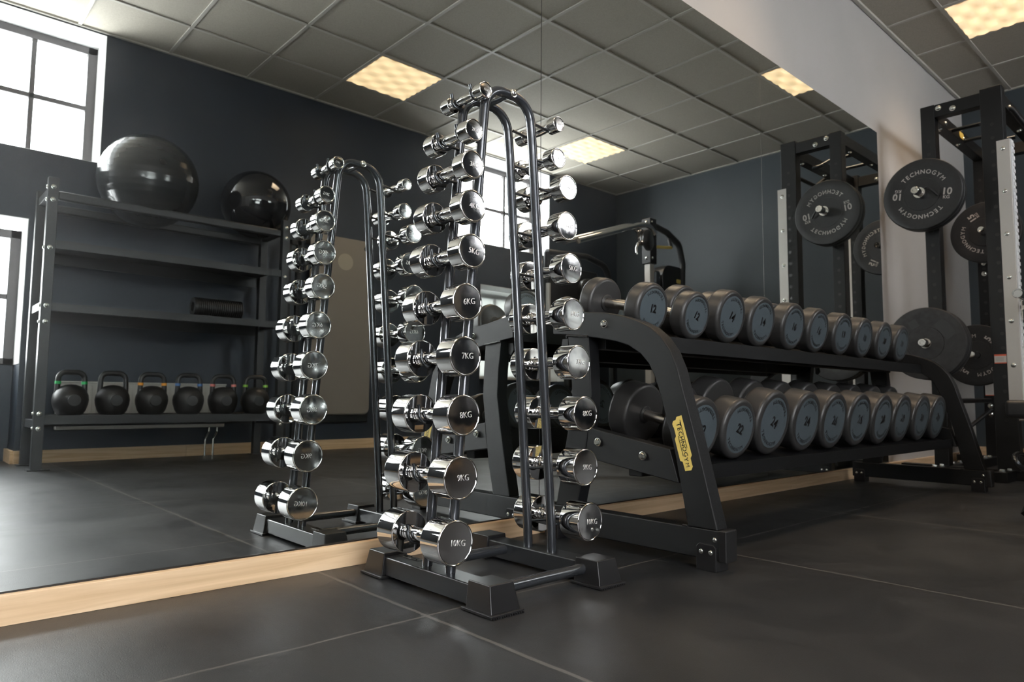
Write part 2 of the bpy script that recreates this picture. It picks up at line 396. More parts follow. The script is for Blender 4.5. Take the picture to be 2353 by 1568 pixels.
# baseboards
struct(MB().bb((LEFTX, -.0215, 0), (1.36, .006, .0595), .0012).bb((1.362, -.0215, 0), (3.50, .006, .0595), .0012).bb((3.502, -.0215, 0), (ENDX, .006, .0595), .0012), 'baseboard_front', 'wood')
bb = MB()
for x0, x1 in ((LEFTX, -1.40), (.69, 1.76), (1.762, 4.65), (5.95, ENDX)): bb.bb((x0, WALLY-.001, 0), (x1, WALLY+.02, .085), .0012)
for x in (.69, 4.65): bb.bb((x-.02 if x < 1 else x, WALLY-.30, 0), (x if x < 1 else x+.02, WALLY, .085), .0012)
struct(bb, 'baseboard_back', 'wood')
struct(MB().bb((ENDX-.02, WALLY, 0), (ENDX, 0, .085), .0012), 'baseboard_right', 'wood')

# mirrors
ME = [-1.49, .11, 1.7085, 3.3105, 4.905]
ML = ['frameless wall mirror left of the chrome rack, in front of the camera side', 'large frameless wall mirror behind the chrome dumbbell rack, left of the tall seam',
      'frameless wall mirror between the two vertical seams above the black rack', 'rightmost frameless wall mirror, ending beside the power rack']
for i in range(4):
    if i == 0: ML[0] = 'frameless wall mirror panel nearest the left edge of the photo'
    o = MB().bb((ME[i]+.0015, -.001, .0595), (ME[i+1]-.0015, .005, 2.2737)).build('wall_mirror', 'mirror', smooth=False)
    tag(o, ML[i], 'mirror', 'mirror panels along the wall')
struct(MB().bb((ME[2]-.0016, -.0012, .0595), (ME[2]+.0016, .004, 2.2737)), 'trim_4', 'black_plastic')
struct(MB().bb((ME[3]-.0016, -.0012, .0595), (ME[3]+.0016, .004, 2.2737)), 'trim_5', 'bolt')
# mirror bottom channel
struct(MB().bb((-1.49, -.0035, .0596), (4.905, .0, .0635)), 'trim_3', 'black_plastic')

# ceiling lights
LP = [(5.109, -.356, 'square ceiling light above the end of the mirrored wall by the power rack'), (2.709, -2.756, 'square warm ceiling light reflected above the chrome rack, by the dark wall'),
      (5.109, -2.756, 'square ceiling light nearest the far window, washed out in the mirror'), (2.709, -.356, 'square ceiling light over the chrome rack close to the mirrors'),
      (.309, -.356, 'square ceiling light close to the mirrors at the left end'),
      (-2.091, -1.556, 'square ceiling light at the far left of the room')]
l0 = None
for x, y, lab in LP:
    if l0 is None:
        l0 = thing('ceiling_light', lab, 'ceiling light', (0, 0, 0), 'square ceiling lights')
        f = MB(); w = .588; t = .012
        for sx, sy, dx, dy in ((-1, 0, t, w), (1, 0, t, w), (0, -1, w, t), (0, 1, w, t)):
            f.box((sx*(w/2-t/2), sy*(w/2-t/2), -.004), (dx, dy, .010), None, .001)
        f.build('frame', 'tbar', l0)
        d = MB(); n = 36; q = w-2*t; vs = {}
        for i in range(n+1):
            for j in range(n+1):
                px, py = -q/2+q*i/n, -q/2+q*j/n
                hgt = -.004 - .010*abs(math.sin(px*PI/.1175))*abs(math.sin(py*PI/.0785))
                vs[i, j] = d.bm.verts.new((px, py, hgt))
        for i in range(n):
            for j in range(n): d.bm.faces.new((vs[i, j], vs[i, j+1], vs[i+1, j+1], vs[i+1, j]))
        d.build('diffuser', 'diffuser', l0); o = l0
    else: o = copy_tree(l0); o['label'] = lab
    o.location = (x+.3, y-.3, CEIL-.001)
    if o is not l0: continue
    ld = bpy.data.lights.new('lamp_glow', 'AREA'); ld.shape = 'SQUARE'; ld.size = .55; ld.energy = LAMP_WATT; ld.color = (1.0, .74, .50); ld.spread = math.radians(104)
    lo = bpy.data.objects.new('lamp_glow', ld); COL.objects.link(lo); lo.location = (0, 0, -.022); lo.parent = o

# ------------------------------------------------------------------ chrome dumbbells
KG = [ # diameter, length, head length, handle radius
    (.042, .16, .030, .0125), (.056, .175, .036, .0145), (.070, .185, .040, .015), (.079, .195, .043, .015), (.083, .205, .047, .0155),
    (.087, .215, .052, .0155), (.092, .225, .056, .016), (.094, .235, .060, .016), (.098, .240, .064, .016), (.101, .245, .067, .016)]
def chrome_dumbbell(k):
    D, L, hl, hr = KG[k]; R = D/2
    root = thing('chrome_dumbbell', '', 'dumbbell', (0, 0, 0), 'chrome dumbbells on the A-frame rack')
    MB().lathe([(hr*1.0, -L/2+hl-.001), (hr*1.12, -L/2+hl+.006), (hr, -L/2+hl+.014), (hr*.86, -L/2+hl+.022), (hr*.98, -.012), (hr*1.02, 0), (hr*.98, .012),
                (hr*.86, L/2-hl-.022), (hr, L/2-hl-.014), (hr*1.12, L/2-hl-.006), (hr, L/2-hl+.001)], ax=(0, 1, 0), seg=28).build('handle', 'chrome', root)
    for s in (-1, 1):
        ax = (0, s, 0); b = min(.0025, R*.07)
        h = MB().lathe([(0, L/2-hl), (R-b, L/2-hl), (R-b*.3, L/2-hl+b*.3), (R, L/2-hl+b), (R, L/2-b*1.2), (R-b*.25, L/2-b*.35), (R-b, L/2), (R-b-.0012, L/2-.0002), (R-b-.0025, L/2-.0012)], ax=ax, seg=56).build('head', 'chrome', root)
        MB().lathe([(R-b-.0024, L/2-.0013), (R*.6, L/2-.0009), (0, L/2-.0008)], ax=ax, seg=56).build('end_face', 'chrome_face', h)
        F = frame((0, s*(L/2-.0006), 0), (-s, 0, 0), (0, 0, 1))
        t = MB(); sz = min(.0205, D*.235)
        text_on(t, '%dKG' % (k+1), sz, F, (D*.06, 0), 0, .0008, -.0003, .90)
        t.build('weight_marking', 'chrome_mark', h, smooth=False)
    return root
LPOS = [(1.071, 1.219), (1.03, 1.103), (1.024, 1.014), (1.022, 0.911), (1.018, 0.801), (1.003, 0.678), (0.993, 0.551), (0.989, 0.416), (0.978, 0.276), (0.964, 0.135)]
RPOS = [(1.334, 1.204), (1.325, 1.105), (1.359, 1.029), (1.349, 0.92), (1.362, 0.805), (1.364, 0.681), (1.379, 0.553), (1.402, 0.416), (1.399, 0.275), (1.411, 0.132)]
ORD = ['topmost', 'second from the top', 'third from the top', 'fourth from the top', 'fifth from the top', 'sixth from the top', 'seventh from the top', 'third from the bottom', 'second from the bottom', 'lowest']
rnd = random.Random(2)
for k in range(10):
    a = chrome_dumbbell(k); b = copy_tree(a)
    for o, (x, z), side in ((a, LPOS[k], 'left'), (b, RPOS[k], 'right')):
        o.location = (x, -.372, z); o.rotation_euler = (0, rnd.uniform(-.14, .14), rnd.uniform(-.015, .015))
        o['label'] = 'chrome dumbbell marked %dKG, %s in the %s column of the A-frame rack' % (k+1, ORD[k], side)

# ------------------------------------------------------------------ chrome-dumbbell A-frame rack
rk = thing('dumbbell_stand', 'tall gunmetal A-frame stand of bent tubes holding the chrome dumbbells', 'dumbbell rack', (1.175, -.363, 0))
O = V(rk.location)
def R3(x, y, z): return V((x, y, z)) - O
def arch(y, sh):
    P = [R3(1.003+sh, y, .05), R3(1.008+sh, y, .12), R3(1.085+sh, y, 1.13), R3(1.096+sh, y, 1.246), R3(1.245+sh, y, 1.246), R3(1.258+sh, y, 1.13), R3(1.335+sh, y, .12), R3(1.338+sh, y, .05)]
    return fillet(P, [.05, .4, .062, .062, .4, .05], 10)
for y, sh in ((-.425, 0), (-.335, 0)):
    t = MB().tube(arch(y, sh), .0125, 20).build('arch_tube', 'gunmetal', rk)
MB().tube([R3(1.175, -.425, 1.246), R3(1.175, -.335, 1.246)], .008, 12).build('top_spacer', 'gunmetal', rk)
for y, s in ((-.425, -1), (-.335, 1)):
    m = MB(); dome(m, R3(1.178, y+s*.0115, 1.248), (0, s, 0), .009, .006); m.build('bolt', 'bolt', rk)
for xc, side in ((1.005, 'l'), (1.347, 'r')):
    b = MB(); w = .031
    b.box(R3(xc, -.363, .031), (2*w, .36, .046), None, .004); b.build('foot_bar', 'foot_paint', rk)
    for s in (-1, 1):
        ye = -.363 + s*.254; yi = -.363 + s*.168
        # tapered rubber end cap
        c = MB(); t = bmesh.new()
        zt = .064; w0, w1 = .041, .034; sl = .014
        lo = [(-w0, yi), (w0, yi), (w0, ye), (-w0, ye)]; hi = [(-w1, yi), (w1, yi), (w1, ye-s*sl), (-w1, ye-s*sl)]
        A = [t.verts.new(R3(xc+a, q, .007)) for a, q in lo]; B = [t.verts.new(R3(xc+a, q, zt)) for a, q in hi]
        t.faces.new(A); t.faces.new(B)
        for i in range(4): t.faces.new((A[i], A[(i+1) % 4], B[(i+1) % 4], B[i]))
        bmesh.ops.recalc_face_normals(t, faces=t.faces); bmesh.ops.bevel(t, geom=list(t.edges), offset=.0025, segments=2, affect='EDGES', profile=.5)
        c._merge(t)
        cap = c.build('end_cap', 'black_plastic', rk)
        f = MB(); f.box(R3(xc, (ye+yi)/2, .005), (.094, .100, .006), None, .001)
        for i in range(14): f.box(R3(xc-.042+.084*i/13, ye+s*.004, .0025), (.003, .012, .004))
        f.box(R3(xc, (ye+yi)/2, .0015), (.086, .09, .003)); f.build('rubber_pad', 'black_plastic', cap)
for y in (-.555, -.262): 
    MB().cyl(R3(1.034, y, .038), R3(1.318, y, .038), .0135, 20).build('cross_tube', 'gunmetal', rk)
# small silver maker's sticker on the left foot
st = MB(); F = frame(R3(1.018, -.243, .0548), (0, -1, 0), (1, 0, 0))
def rrect(w, h, r, n=5):
    out = []
    for cx, cy, a0 in ((w/2-r, h/2-r, 0), (-w/2+r, h/2-r, PI/2), (-w/2+r, -h/2+r, PI), (w/2-r, -h/2+r, 1.5*PI)):
        for k in range(n+1): a = a0+PI/2*k/n; out.append((cx+r*math.cos(a), cy+r*math.sin(a)))
    return out
st.prism(rrect(.092, .020, .006), lambda u, v, t: F @ V((u, v, t)), 0, .0004)
so = st.build('maker_sticker', 'black_plastic', rk, 'silver and black oval sticker')
tx = MB(); text_on(tx, 'SIDEA', .019, F, (0, 0), 0, .0004, .0006, 1.35); tx.ms = 0
for a in range(2):
    F2 = F @ Matrix.Translation((0, (-1)**a*.0088, .0006)); tx.prism([(-.04, -.0006), (.04, -.0006), (.04, .0006), (-.04, .0006)], lambda u, v, t: F2 @ V((u, v, t)), 0, .0002)
tx.build('sticker_lettering', 'steel', so)
def leg_x(z, side):
    t = (z-.12)/(1.13-.12); return (1.008+t*.077) if side < 0 else (1.335-t*.077)
for side, P in ((-1, LPOS), (1, RPOS)):
    for k, (x, z) in enumerate(P):
        hr = KG[k][3] + .0045
        for y in (-.418, -.342):
            lx = leg_x(min(z, 1.16), side); lx2 = lx + side*.008
            # hook: from the tube out, under the handle and up on the far side
            pts = [V((lx2, y, z-.012+(.0 if k else -.02)))]
            for a in range(-150 if k else -120, 31, 15):
                an = math.radians(a); pts.append(V((x + side*hr*math.cos(an), y + (a+60)*.00007, z + hr*math.sin(an))))
            pts.append(pts[-1] + V((side*.003, 0, .012)))
            pts[0].z = z - hr*.2 - .004
            MB().tube([p-O for p in pts], .0042, 10).build('hook', 'hook', rk)

# ------------------------------------------------------------------ black two-tier rack with rubber dumbbells
X0 = 1.672; FT = .052
tr = thing('two_tier_rack', 'long black two-tier steel rack with curved end frames holding grey rubber dumbbells', 'dumbbell rack', (2.95, -.4, 0))
T = V(tr.location)
OUT = [(-.100, .757), (-.17, .747), (-.237, .736), (-.327, .726), (-.393, .711), (-.456, .690), (-.500, .668), (-.535, .640), (-.568, .598), (-.592, .545), (-.610, .480), (-.628, .420), (-.656, .322), (-.712, .108)]
INN = [(-.620, .108), (-.579, .311), (-.554, .396), (-.534, .467), (-.514, .520), (-.493, .560), (-.462, .592), (-.418, .618), (-.367, .634), (-.300, .646), (-.254, .653), (-.170, .664), (-.100, .672)]
BACK = [(-.256, .655), (-.166, .664), (-.180, .560), (-.186, .465), (-.165, .342), (-.135, .200), (-.115, .108), (-.205, .108), (-.232, .215), (-.250, .342), (-.268, .465), (-.264, .560)]
BRACE = [(-.255, .366), (-.560, .315), (-.590, .222), (-.303, .262), (-.240, .270)]
for x in (X0, 4.178):
    fx = lambda u, v, t, x=x: V((x+t, u, v)) - T
    MB().prism(OUT+INN, fx, 0, FT, .004).build('curved_frame', 'powder', tr)
    MB().prism(BACK, fx, .002, FT-.002, .003).build('rear_upright', 'powder', tr)
    MB().prism(BRACE, fx, .004, FT-.004, .003).build('shelf_bracket', 'powder', tr)
    b = MB().bb(V((x, -.716, .029))-T, V((x+FT, -.06, .109))-T, .004).build('base_beam', 'powder', tr)
    MB().bb(V((x-.002, -.738, .027))-T, V((x+FT+.002, -.714, .111))-T, .004).build('end_cap', 'black_plastic', b)
    for y0, y1 in ((-.709, -.648), (-.13, -.07)):
        ft = MB(); P = [(y0, .062), (y0+.008, .07), (y1-.008, .07), (y1, .062), (y1, 0), (y0, 0)]
        ft.prism(P, lambda u, v, t, x=x: V((x-.005+t, u, v))-T, 0, FT+.010, .002)
        fo = ft.build('rubber_foot', 'black_plastic', tr)
        bo = MB()
        for yy in (y0+.016, y1-.016): dome(bo, V((x-.005, yy, .05))-T, (-1, 0, 0), .0055, .003)
        bo.build('screws', 'bolt', fo)
    bo = MB(); dome(bo, V((x, -.703, .084))-T, (-1, 0, 0), .0055, .003); bo.build('screw', 'bolt', b)
    for y, z in ((-.325, .690), (-.298, .322), (-.470, .291)):
        bo = MB(); bolt(bo, V((x, y, z))-T, (-1, 0, 0), .0095, .010); bo.build('bolt', 'bolt', tr)
    wd = MB(); wd.tube([V((x-.001, -.256+.09*i/8, .6545+.009*i/8+.001*math.sin(i*2.1)))-T for i in range(9)], .0042, 8)
    wd.tube([V((x-.001, -.62+.005*i, .110+.0007*math.sin(i)))-T for i in range(4)], .003, 8)
    wd.build('weld_bead', 'weld', tr)
    tb = MB(); tb.prism([(-.150, .655), (-.125, .655), (-.120, .63), (-.135, .612), (-.150, .62)], fx, FT*.4, FT*.4+.004); tb.build('tab', 'powder', tr)
# yellow maker's plate
LOGO = [(-0.588, 0.407), (-0.604, 0.412), (-0.636, 0.303), (-0.632, 0.295), (-0.637, 0.276), (-0.639, 0.273), (-0.634, 0.262), (-0.615, 0.258), (-0.607, 0.283), (-0.599, 0.285), (-0.582, 0.345), (-0.586, 0.353), (-0.579, 0.377), (-0.577, 0.378), (-0.574, 0.387), (-0.577, 0.395), (-0.585, 0.398)]
lg = MB().prism(LOGO, lambda u, v, t: V((X0+t, u, v))-T, -.0012, 0).build('maker_plate', 'yellow', tr, 'yellow plate with black lettering')
p0 = V((X0-.0013, -.5915, .391)); p1 = V((X0-.0013, -.6275, .268)); dr = (p1-p0).normalized(); upv = V((0, -dr.z, dr.y)); upv = V((0, -.96, -.28)) if upv.y > 0 else upv
F = frame((p0+p1)/2 - T, dr, V((0, -1, -.3)))
tx = MB(); word = 'TECHNOGYM'; ln = (p1-p0).length; cw = [CW[c] for c in word]; tw = sum(cw); a = -ln/2
for i, (c, w) in enumerate(zip(word, cw)):
    ww = ln*w/tw; up = .0012 if c in 'T' else (-.003 if c in 'YM' else 0)
    text_on(tx, c, .0175 if c != 'T' else .020, F, (a+ww/2, up), 0, .0002, .0002, .92 if c == 'M' else 1.05); a += ww
for (a0, a1, hh) in ((-.070, .010, .0098), (-.028, .030, -.0088)):
    tx.prism([(a0, hh-.0009), (a1, hh-.0009), (a1, hh+.0009), (a0, hh+.0009)], lambda u, v, t: F @ V((u, v, t)), -.0002, .0002)
tx.build('plate_lettering', 'ink', lg, smooth=False)
TILT = math.radians(11.5); ct, s_ = math.cos(TILT), math.sin(TILT)
def shelf(name, yf, zt, depth, lip, under, dp=0):
    m = MB(); x0, x1 = X0+FT+.001, 4.177
    # profile in (y,z): front lip, tray, rear lip
    def pt(d, h): return (yf + d*ct - h*s_*0, zt + d*math.tan(TILT)*.98 + h)
    th = .004
    prof = [(yf, zt), (yf, zt-lip), (yf+.004, zt-lip), (yf+.004, zt-.006)]
    prof[-1] = (yf+.004, zt-.006-dp); zr = zt-dp
    prof += [(yf+depth-.004, zr-.006+(depth-.004)*s_), (yf+depth-.004, zr-.05+depth*s_), (yf+depth, zr-.05+depth*s_), (yf+depth, zr+.022+depth*s_), (yf+depth-.004, zr+.022+depth*s_), (yf+depth-.004, zr-.001+depth*s_)]
    prof += [(yf+.010, zr-.001), (yf+.005, zr), (yf+.004, zt)]
    m.prism(prof, lambda u, v, t: V((t, u, v))-T, x0, x1)
    o = m.build(name, 'powder', tr)
    for yy in under:
        MB().bb(V((x0, yy-.025, zt-.075+(yy-yf)*s_))-T, V((x1, yy+.025, zt-.012+(yy-yf)*s_))-T, .003).build('support_beam', 'powder', o)
    mt = MB().prism([(yf+.012, zr), (yf+depth-.010, zr-.001+(depth-.01)*s_), (yf+depth-.010, zr+.0015+(depth-.01)*s_), (yf+.012, zr+.0022)], lambda u, v, t: V((t, u, v))-T, x0+.01, 2.94)
    mt.prism([(yf+.012, zr), (yf+depth-.010, zr-.001+(depth-.01)*s_), (yf+depth-.010, zr+.0015+(depth-.01)*s_), (yf+.012, zr+.0022)], lambda u, v, t: V((t, u, v))-T, 2.943, x1-.01)
    mt.build('rubber_liner', 'powder', o)
    return o
shelf('upper_shelf', -.440, .655, .33, .048, (-.26, ), .0085)
shelf('lower_shelf', -.575, .262, .36, .042, (-.40, ), .0145)

def rubber_dumbbell(R, L, hl, num):
    root = thing('rubber_dumbbell', '', 'dumbbell', (0, 0, 0), 'grey rubber dumbbells on the two-tier rack')
    MB().lathe([(.0165, -L/2+hl-.002), (.0165, -.03), (.0172, 0), (.0165, .03), (.0165, L/2-hl+.002)], ax=(0, 1, 0), seg=24).build('handle', 'steel', root)
    for s in (-1, 1):
        a, b = L/2-hl, L/2; c = .013
        prof = [(.017, a-.004), (.026, a-.004), (.028, a-.002), (.028, a+.001), (R-.012, a), (R-.005, a+.003), (R-.001, a+.008), (R, a+.014), (R, b-.014)]
        prof += [(R-.0008, b-.010), (R-.0035, b-.005), (R-.008, b-.0012), (R-.013, b), (R*.78+.002, b), (R*.78, b-.0012), (R*.78, b-.003)]
        h = MB().lathe(prof, ax=(0, s, 0), seg=64).build('head', 'rubber', root)
        rl = R*.78
        MB().lathe([(rl, b-.0012), (rl-.001, b-.0006), (0, b-.0006)], ax=(0, s, 0), seg=64).build('label_disc', 'label_disc', h)
        F = frame((0, s*(b-.0005), 0), (-s, 0, 0), (0, 0, 1)); t = MB()
        text_on(t, str(num), R*.42, F, (0, 0), 0, .0004, .0014, .92)
        arc_text(t, 'TECHNOGYM', R*.155, F, rl*.85, -PI/2, False, .0004, .0004, .78)
        arc_text(t, 'TECHNOGYM', R*.155, F, rl*.85, PI/2, False, .0004, .0004, .78)
        t.build('weight_marking', 'ink', h, smooth=False)
    return root
TOP = [(1.81, 0.742), (2.058, 0.741), (2.286, 0.757), (2.513, 0.756), (2.771, 0.757), (3.001, 0.757), (3.255, 0.758), (3.497, 0.757), (3.75, 0.758), (3.992, 0.758)]
BOT = [(1.868, 0.363), (2.091, 0.36), (2.32, 0.377), (2.572, 0.377), (2.815, 0.376), (3.063, 0.377), (3.314, 0.375), (3.556, 0.376), (3.818, 0.375), (4.059, 0.374)]
ORD2 = ['first', 'second', 'third', 'fourth', 'fifth', 'sixth', 'seventh', 'eighth', 'ninth', 'tenth']
rnd = random.Random(7)
ROLLT = [.0, .30, .30, .05, .08, .25, -.05, .15, .1, .2]; ROLLB = [.1, .22, .3, .05, .1, .1, -.15, .1, .12, .35]
for row, P, nums, yf, rolls in (('upper', TOP, (12, 14, 16, 18, 20), -.411, ROLLT), ('lower', BOT, (22, 24, 26, 28, 30), -.546, ROLLB)):
    for i, (x, z) in enumerate(P):
        num = nums[i//2]
        if row == 'upper': R, hl = (.0835, .058) if num == 12 else (.0975, .062 + .003*(i//2))
        else: R, hl = (.101, .080) if num == 22 else (.1145, .082 + .003*(i//2))
        L = 2*hl + .138
        if i % 2 == 0: o = src = rubber_dumbbell(R, L, hl, num)
        else: o = copy_tree(src)
        o.rotation_mode = 'YXZ'
        cy = yf + ct*L/2; cz = z + s_*L/2
        o.location = (x, cy, cz); o.rotation_euler = (TILT, rolls[i]*1.2 + .06, rnd.uniform(-.012, .012))
        o['label'] = 'grey rubber dumbbell numbered %d, %s from the near end of the %s shelf' % (num, ORD2[i], row)

# ------------------------------------------------------------------ power rack
pr = thing('power_rack', 'black steel power rack with silver slotted strips beside the mirrored wall', 'power rack', (5.55, -.5, 0))
Q = V(pr.location)
def q(x, y, z): return V((x, y, z)) - Q
XA, XC = 4.945, 6.10
def post(x, y0, y1, w, top):
    p = MB().bb(q(x, y0, .05), q(x+w, y1, top), .004).build('upright', 'powder', pr)
    h = MB(); n = 22
    for i in range(n):
        z = .35 + i*(top-.5)/n; yc = (y0+y1)/2
        h.lathe([(.0075, .0006), (.0105, .0006), (.0105, -.0002), (.0075, -.0002)], q(x, yc, z), (-1, 0, 0), 14)
        h.lathe([(0, .0002), (.0075, .0003)], q(x, yc, z), (-1, 0, 0), 14)
    h.build('peg_holes', 'black_plastic', p, kind='stuff')
    return p
pA = post(XA, -.338, -.256, .08, 2.375); pB = post(XA, -.703, -.588, .08, 2.39); pC = post(XC, -.338, -.256, .08, 2.375); pD = post(XC, -.703, -.588, .08, 2.39)
for x in (XA, XC):
    t = MB(); t.bb(q(x+.004, -.588, 2.29), q(x+.076, -.338, 2.372), .003).build('top_beam', 'powder', pr)
    for y, z in ((-.36, 2.345), (-.44, 2.32)):
        b = MB(); dome(b, q(x+.004, y, z), (-1, 0, 0), .014, .009); b.build('bolt', 'bolt', pr)
for y0, y1, z0, z1 in ((-.330, -.264, 2.29, 2.37), (-.69, -.62, 2.29, 2.37)):
    MB().bb(q(XA+.08, y0, z0), q(XC, y1, z1), .003).build('top_rail', 'powder', pr)
    b = MB()
    for x in (5.2, 5.6): dome(b, q(x, y0, z0+.03), (0, -1, 0), .014, .009); dome(b, q(x, (y0+y1)/2, z0), (0, 0, -1), .014, .012)
    b.build('bolt', 'bolt', pr)
MB().tube(fillet([q(5.34, -.33, 2.31), q(5.34, -.50, 2.31), q(5.30, -.56, 2.27), q(5.30, -.62, 2.27)], .03), .013, 14).build('pull_up_grip', 'hook', pr)
MB().tube(fillet([q(5.18, -.655, 2.31), q(5.18, -.70, 2.31), q(5.30, -.74, 2.22), q(5.62, -.74, 2.22), q(5.74, -.70, 2.31), q(5.74, -.655, 2.31)], .05), .015, 14).build('pull_up_grip', 'powder', pr)
MB().tube(fillet([q(5.62, -.33, 2.31), q(5.62, -.50, 2.31), q(5.66, -.56, 2.27), q(5.66, -.62, 2.27)], .03), .013, 14).build('pull_up_grip', 'hook', pr)
yl = MB().prism(rrect(.10, .045, .02), lambda u, v, t: q(5.55+u, -.333+t, 2.33+v), 0, .002).build('maker_plate', 'yellow', pr)
# base
for x in (XA, XC):
    MB().bb(q(x+.005, -.98, .0), q(x+.075, -.06, .06), .003).build('base_beam', 'powder', pr)
for y in (-.30, -.645):
    MB().bb(q(4.75, y-.035, .0), q(XC+.45, y+.035, .06), .003).build('base_beam', 'powder', pr)
for x, y in ((4.8, -.30), (4.9, -.31), (5.15, -.30), (5.3, -.30), (4.8, -.645), (4.9, -.66), (5.15, -.645), (5.0, -.85), (5.9, -.3), (6.0, -.3)):
    b = MB(); bolt(b, q(x, y, .06), (0, 0, 1), .013, .012); b.build('bolt', 'bolt', pr)
# silver strips on the room-side uprights
for x in (XA, XC):
    s = MB().bb(q(x-.004, -.731, .47), q(x, -.664, 2.04), .001).bb(q(x, -.731, .47), q(x+.075, -.7265, 2.04), .001)
    so = s.build('slotted_strip', 'white_strip', pr)
    e_ = MB().bb(q(x+.012, -.737, .47), q(x+.065, -.731, 2.04), .001)
    n = 38
    for i in range(n): e_.bb(q(x+.02, -.742, .50+i*.0405), q(x+.06, -.736, .522+i*.0405), .001)
    e_.build('toothed_edge', 'white_edge', so)
    for i in range(6):
        b = MB(); dome(b, q(x-.004, -.695, 1.985-i*.262), (-1, 0, 0), .0115, .007); b.build('bolt', 'bolt', so)
# labels
def label(x, y0, y1, z0, z1, n):
    l = MB().bb(q(x-.0008, y0, z0), q(x, y1, z1)).build('warning_label', 'label_white', pr, 'white label with red edge and fine grey lines')
    r = MB().bb(q(x-.0012, y0, z1-.010), q(x-.0002, y1, z1)).bb(q(x-.0012, y0, z0), q(x-.0002, y1, z0+.006)).build('red_edge', 'label_red', l)
    t = MB(); rr = random.Random(n)
    for i in range(n):
        z = z1-.018-(z1-z0-.03)*i/n; t.bb(q(x-.0011, y0+.006+rr.random()*.01, z-.0015), q(x-.0002, y1-.006, z))
    t.build('label_lines', 'label_text', l)
label(XC, -.325, -.268, .505, .735, 24); label(XA, -.661, -.600, .687, .742, 5)
for z in (.80, .86, 1.42, 1.50, .43, .37):
    b = MB(); dome(b, q(XC, -.297, z), (-1, 0, 0), .014, .009); b.build('bolt', 'bolt', pr)
# storage pegs
for x, y, z, l in ((XA, -.297, 1.755, .30), (XA, -.275, .820, .21), (XC, -.355, 1.70, .28), (XC, -.26, .80, .28)):
    p = MB().lathe([(0, 0), (.024, 0), (.024, l-.004), (.021, l), (.012, l), (.010, l-.003), (0, l-.003)], q(x, y, z), (-1, 0, 0), 28)
    p.lathe([(.04, 0), (.04, .006), (.025, .006)], q(x, y, z), (-1, 0, 0), 28); p.build('storage_peg', 'chrome', pr)
MB().cyl(q(XA+.04, -.297, .46), q(XC, -.297, .47), .016, 14).build('lower_rail', 'powder', pr)
MB().tube([q(XC, -.30, .40), q(5.75, -.16, .20)], .014, 14).build('brace_tube', 'powder', pr)
# ring shaped foot handle by the base
MB().tube([q(5.15+.10*math.cos(a*PI/12), -.80+.16*math.sin(a*PI/12), .115+.015*math.cos(a*PI/12)) for a in range(24)], .011, 12, closed=True).build('band_ring', 'hook', pr)

def plate(name, R, th, x, y, z, mt, label, marks, kind='bumper plate', roll=0):
    o = thing(name, label, 'weight plate', (x, y, z), 'weight plates stored on the power rack'); o.rotation_euler = (roll, 0, 0)
    # axis -X ; front face at x = -th/2
    h = th/2
    prof = [(.0255, -h), (.09, -h), (.095, -h+.002), (R-.05, -h+.003), (R-.045, -h), (R-.006, -h), (R, -h+.006), (R, h-.006), (R-.006, h), (R-.045, h), (R-.05, h-.003), (R*.46, h-.0045), (R*.455, h-.002), (.0255, h-.002), (.0255, -h)]
    MB().lathe(prof, ax=(-1, 0, 0), seg=80).build('disc', mt, o)
    F = frame((-(h-.0035), 0, 0), (0, -1, 0), (0, 0, 1)); t = MB()
    if marks:
        n, mm = marks
        arc_text(t, 'TECHNOGYM', R*.165, F, R*.63, PI/2, True, .0006, .0006, .80)
        arc_text(t, 'TECHNOGYM', R*.165, F, R*.63, -PI/2, True, .0006, .0006, .80)
        for s in (1, -1):
            text_on(t, n, R*.26, F, (s*R*.62, s*R*.035), 0 if s > 0 else PI, .0006, .0014, 1.0)
            text_on(t, 'KG', R*.125, F, (s*R*.62, -s*R*.12), 0 if s > 0 else PI, .0006, .0004, 1.0)
        t.build('lettering', mm, o, smooth=False)
    else:
        for a, w, hh in ((1.0, .12, .07), (2.4, .05, .05), (-1.2, .05, .05), (-2.3, .09, .05)):
            F2 = F @ Matrix.Rotation(a, 4, 'Z') @ Matrix.Translation((R*.62, 0, 0)) @ Matrix.Rotation(PI/2, 4, 'Z')
            t.prism(rrect(w, hh, .006), lambda u, v, t_: F2 @ V((u, v, t_)), -.0002, .001)
        t.build('moulded_pads', 'emboss', o)
    MB().lathe([(.0255, -h-.0005), (.031, -h-.0005), (.031, h-.0005), (.0255, h-.0005), (.0255, -h)], ax=(-1, 0, 0), seg=40).build('hub_ring', 'steel' if marks is None else 'black_plastic', o)
    return o
plate('weight_plate', .225, .042, 4.791, -.297, 1.755, 'plate', 'black 10 KG bumper plate with pale lettering, outermost on the high peg near the mirror', ('10', 'white_print'), roll=.14)
plate('weight_plate', .225, .042, 4.836, -.297, 1.753, 'plate', 'black bumper plate behind the lettered 10 KG plate on the same high peg', ('10', 'emboss'), roll=-.3)
plate('weight_plate', .225, .055, 4.83, -.275, .818, 'plate_old', 'large worn black plate with moulded pads, low on the rack behind the dumbbells', None, roll=.35)
plate('weight_plate', .225, .050, 4.885, -.275, .816, 'plate_old', 'black plate tucked behind the large worn plate on the low peg', None, roll=1.1)
plate('weight_plate', .225, .042, 5.95, -.355, 1.70, 'plate', 'black 15 KG bumper plate on the high peg of the rear upright', ('15', 'white_print'), roll=1.05)
plate('weight_plate', .225, .042, 5.97, -.26, .80, 'plate', 'black 5 KG bumper plate low on the rear upright, mostly hidden', ('5', 'white_print'), roll=2.2)
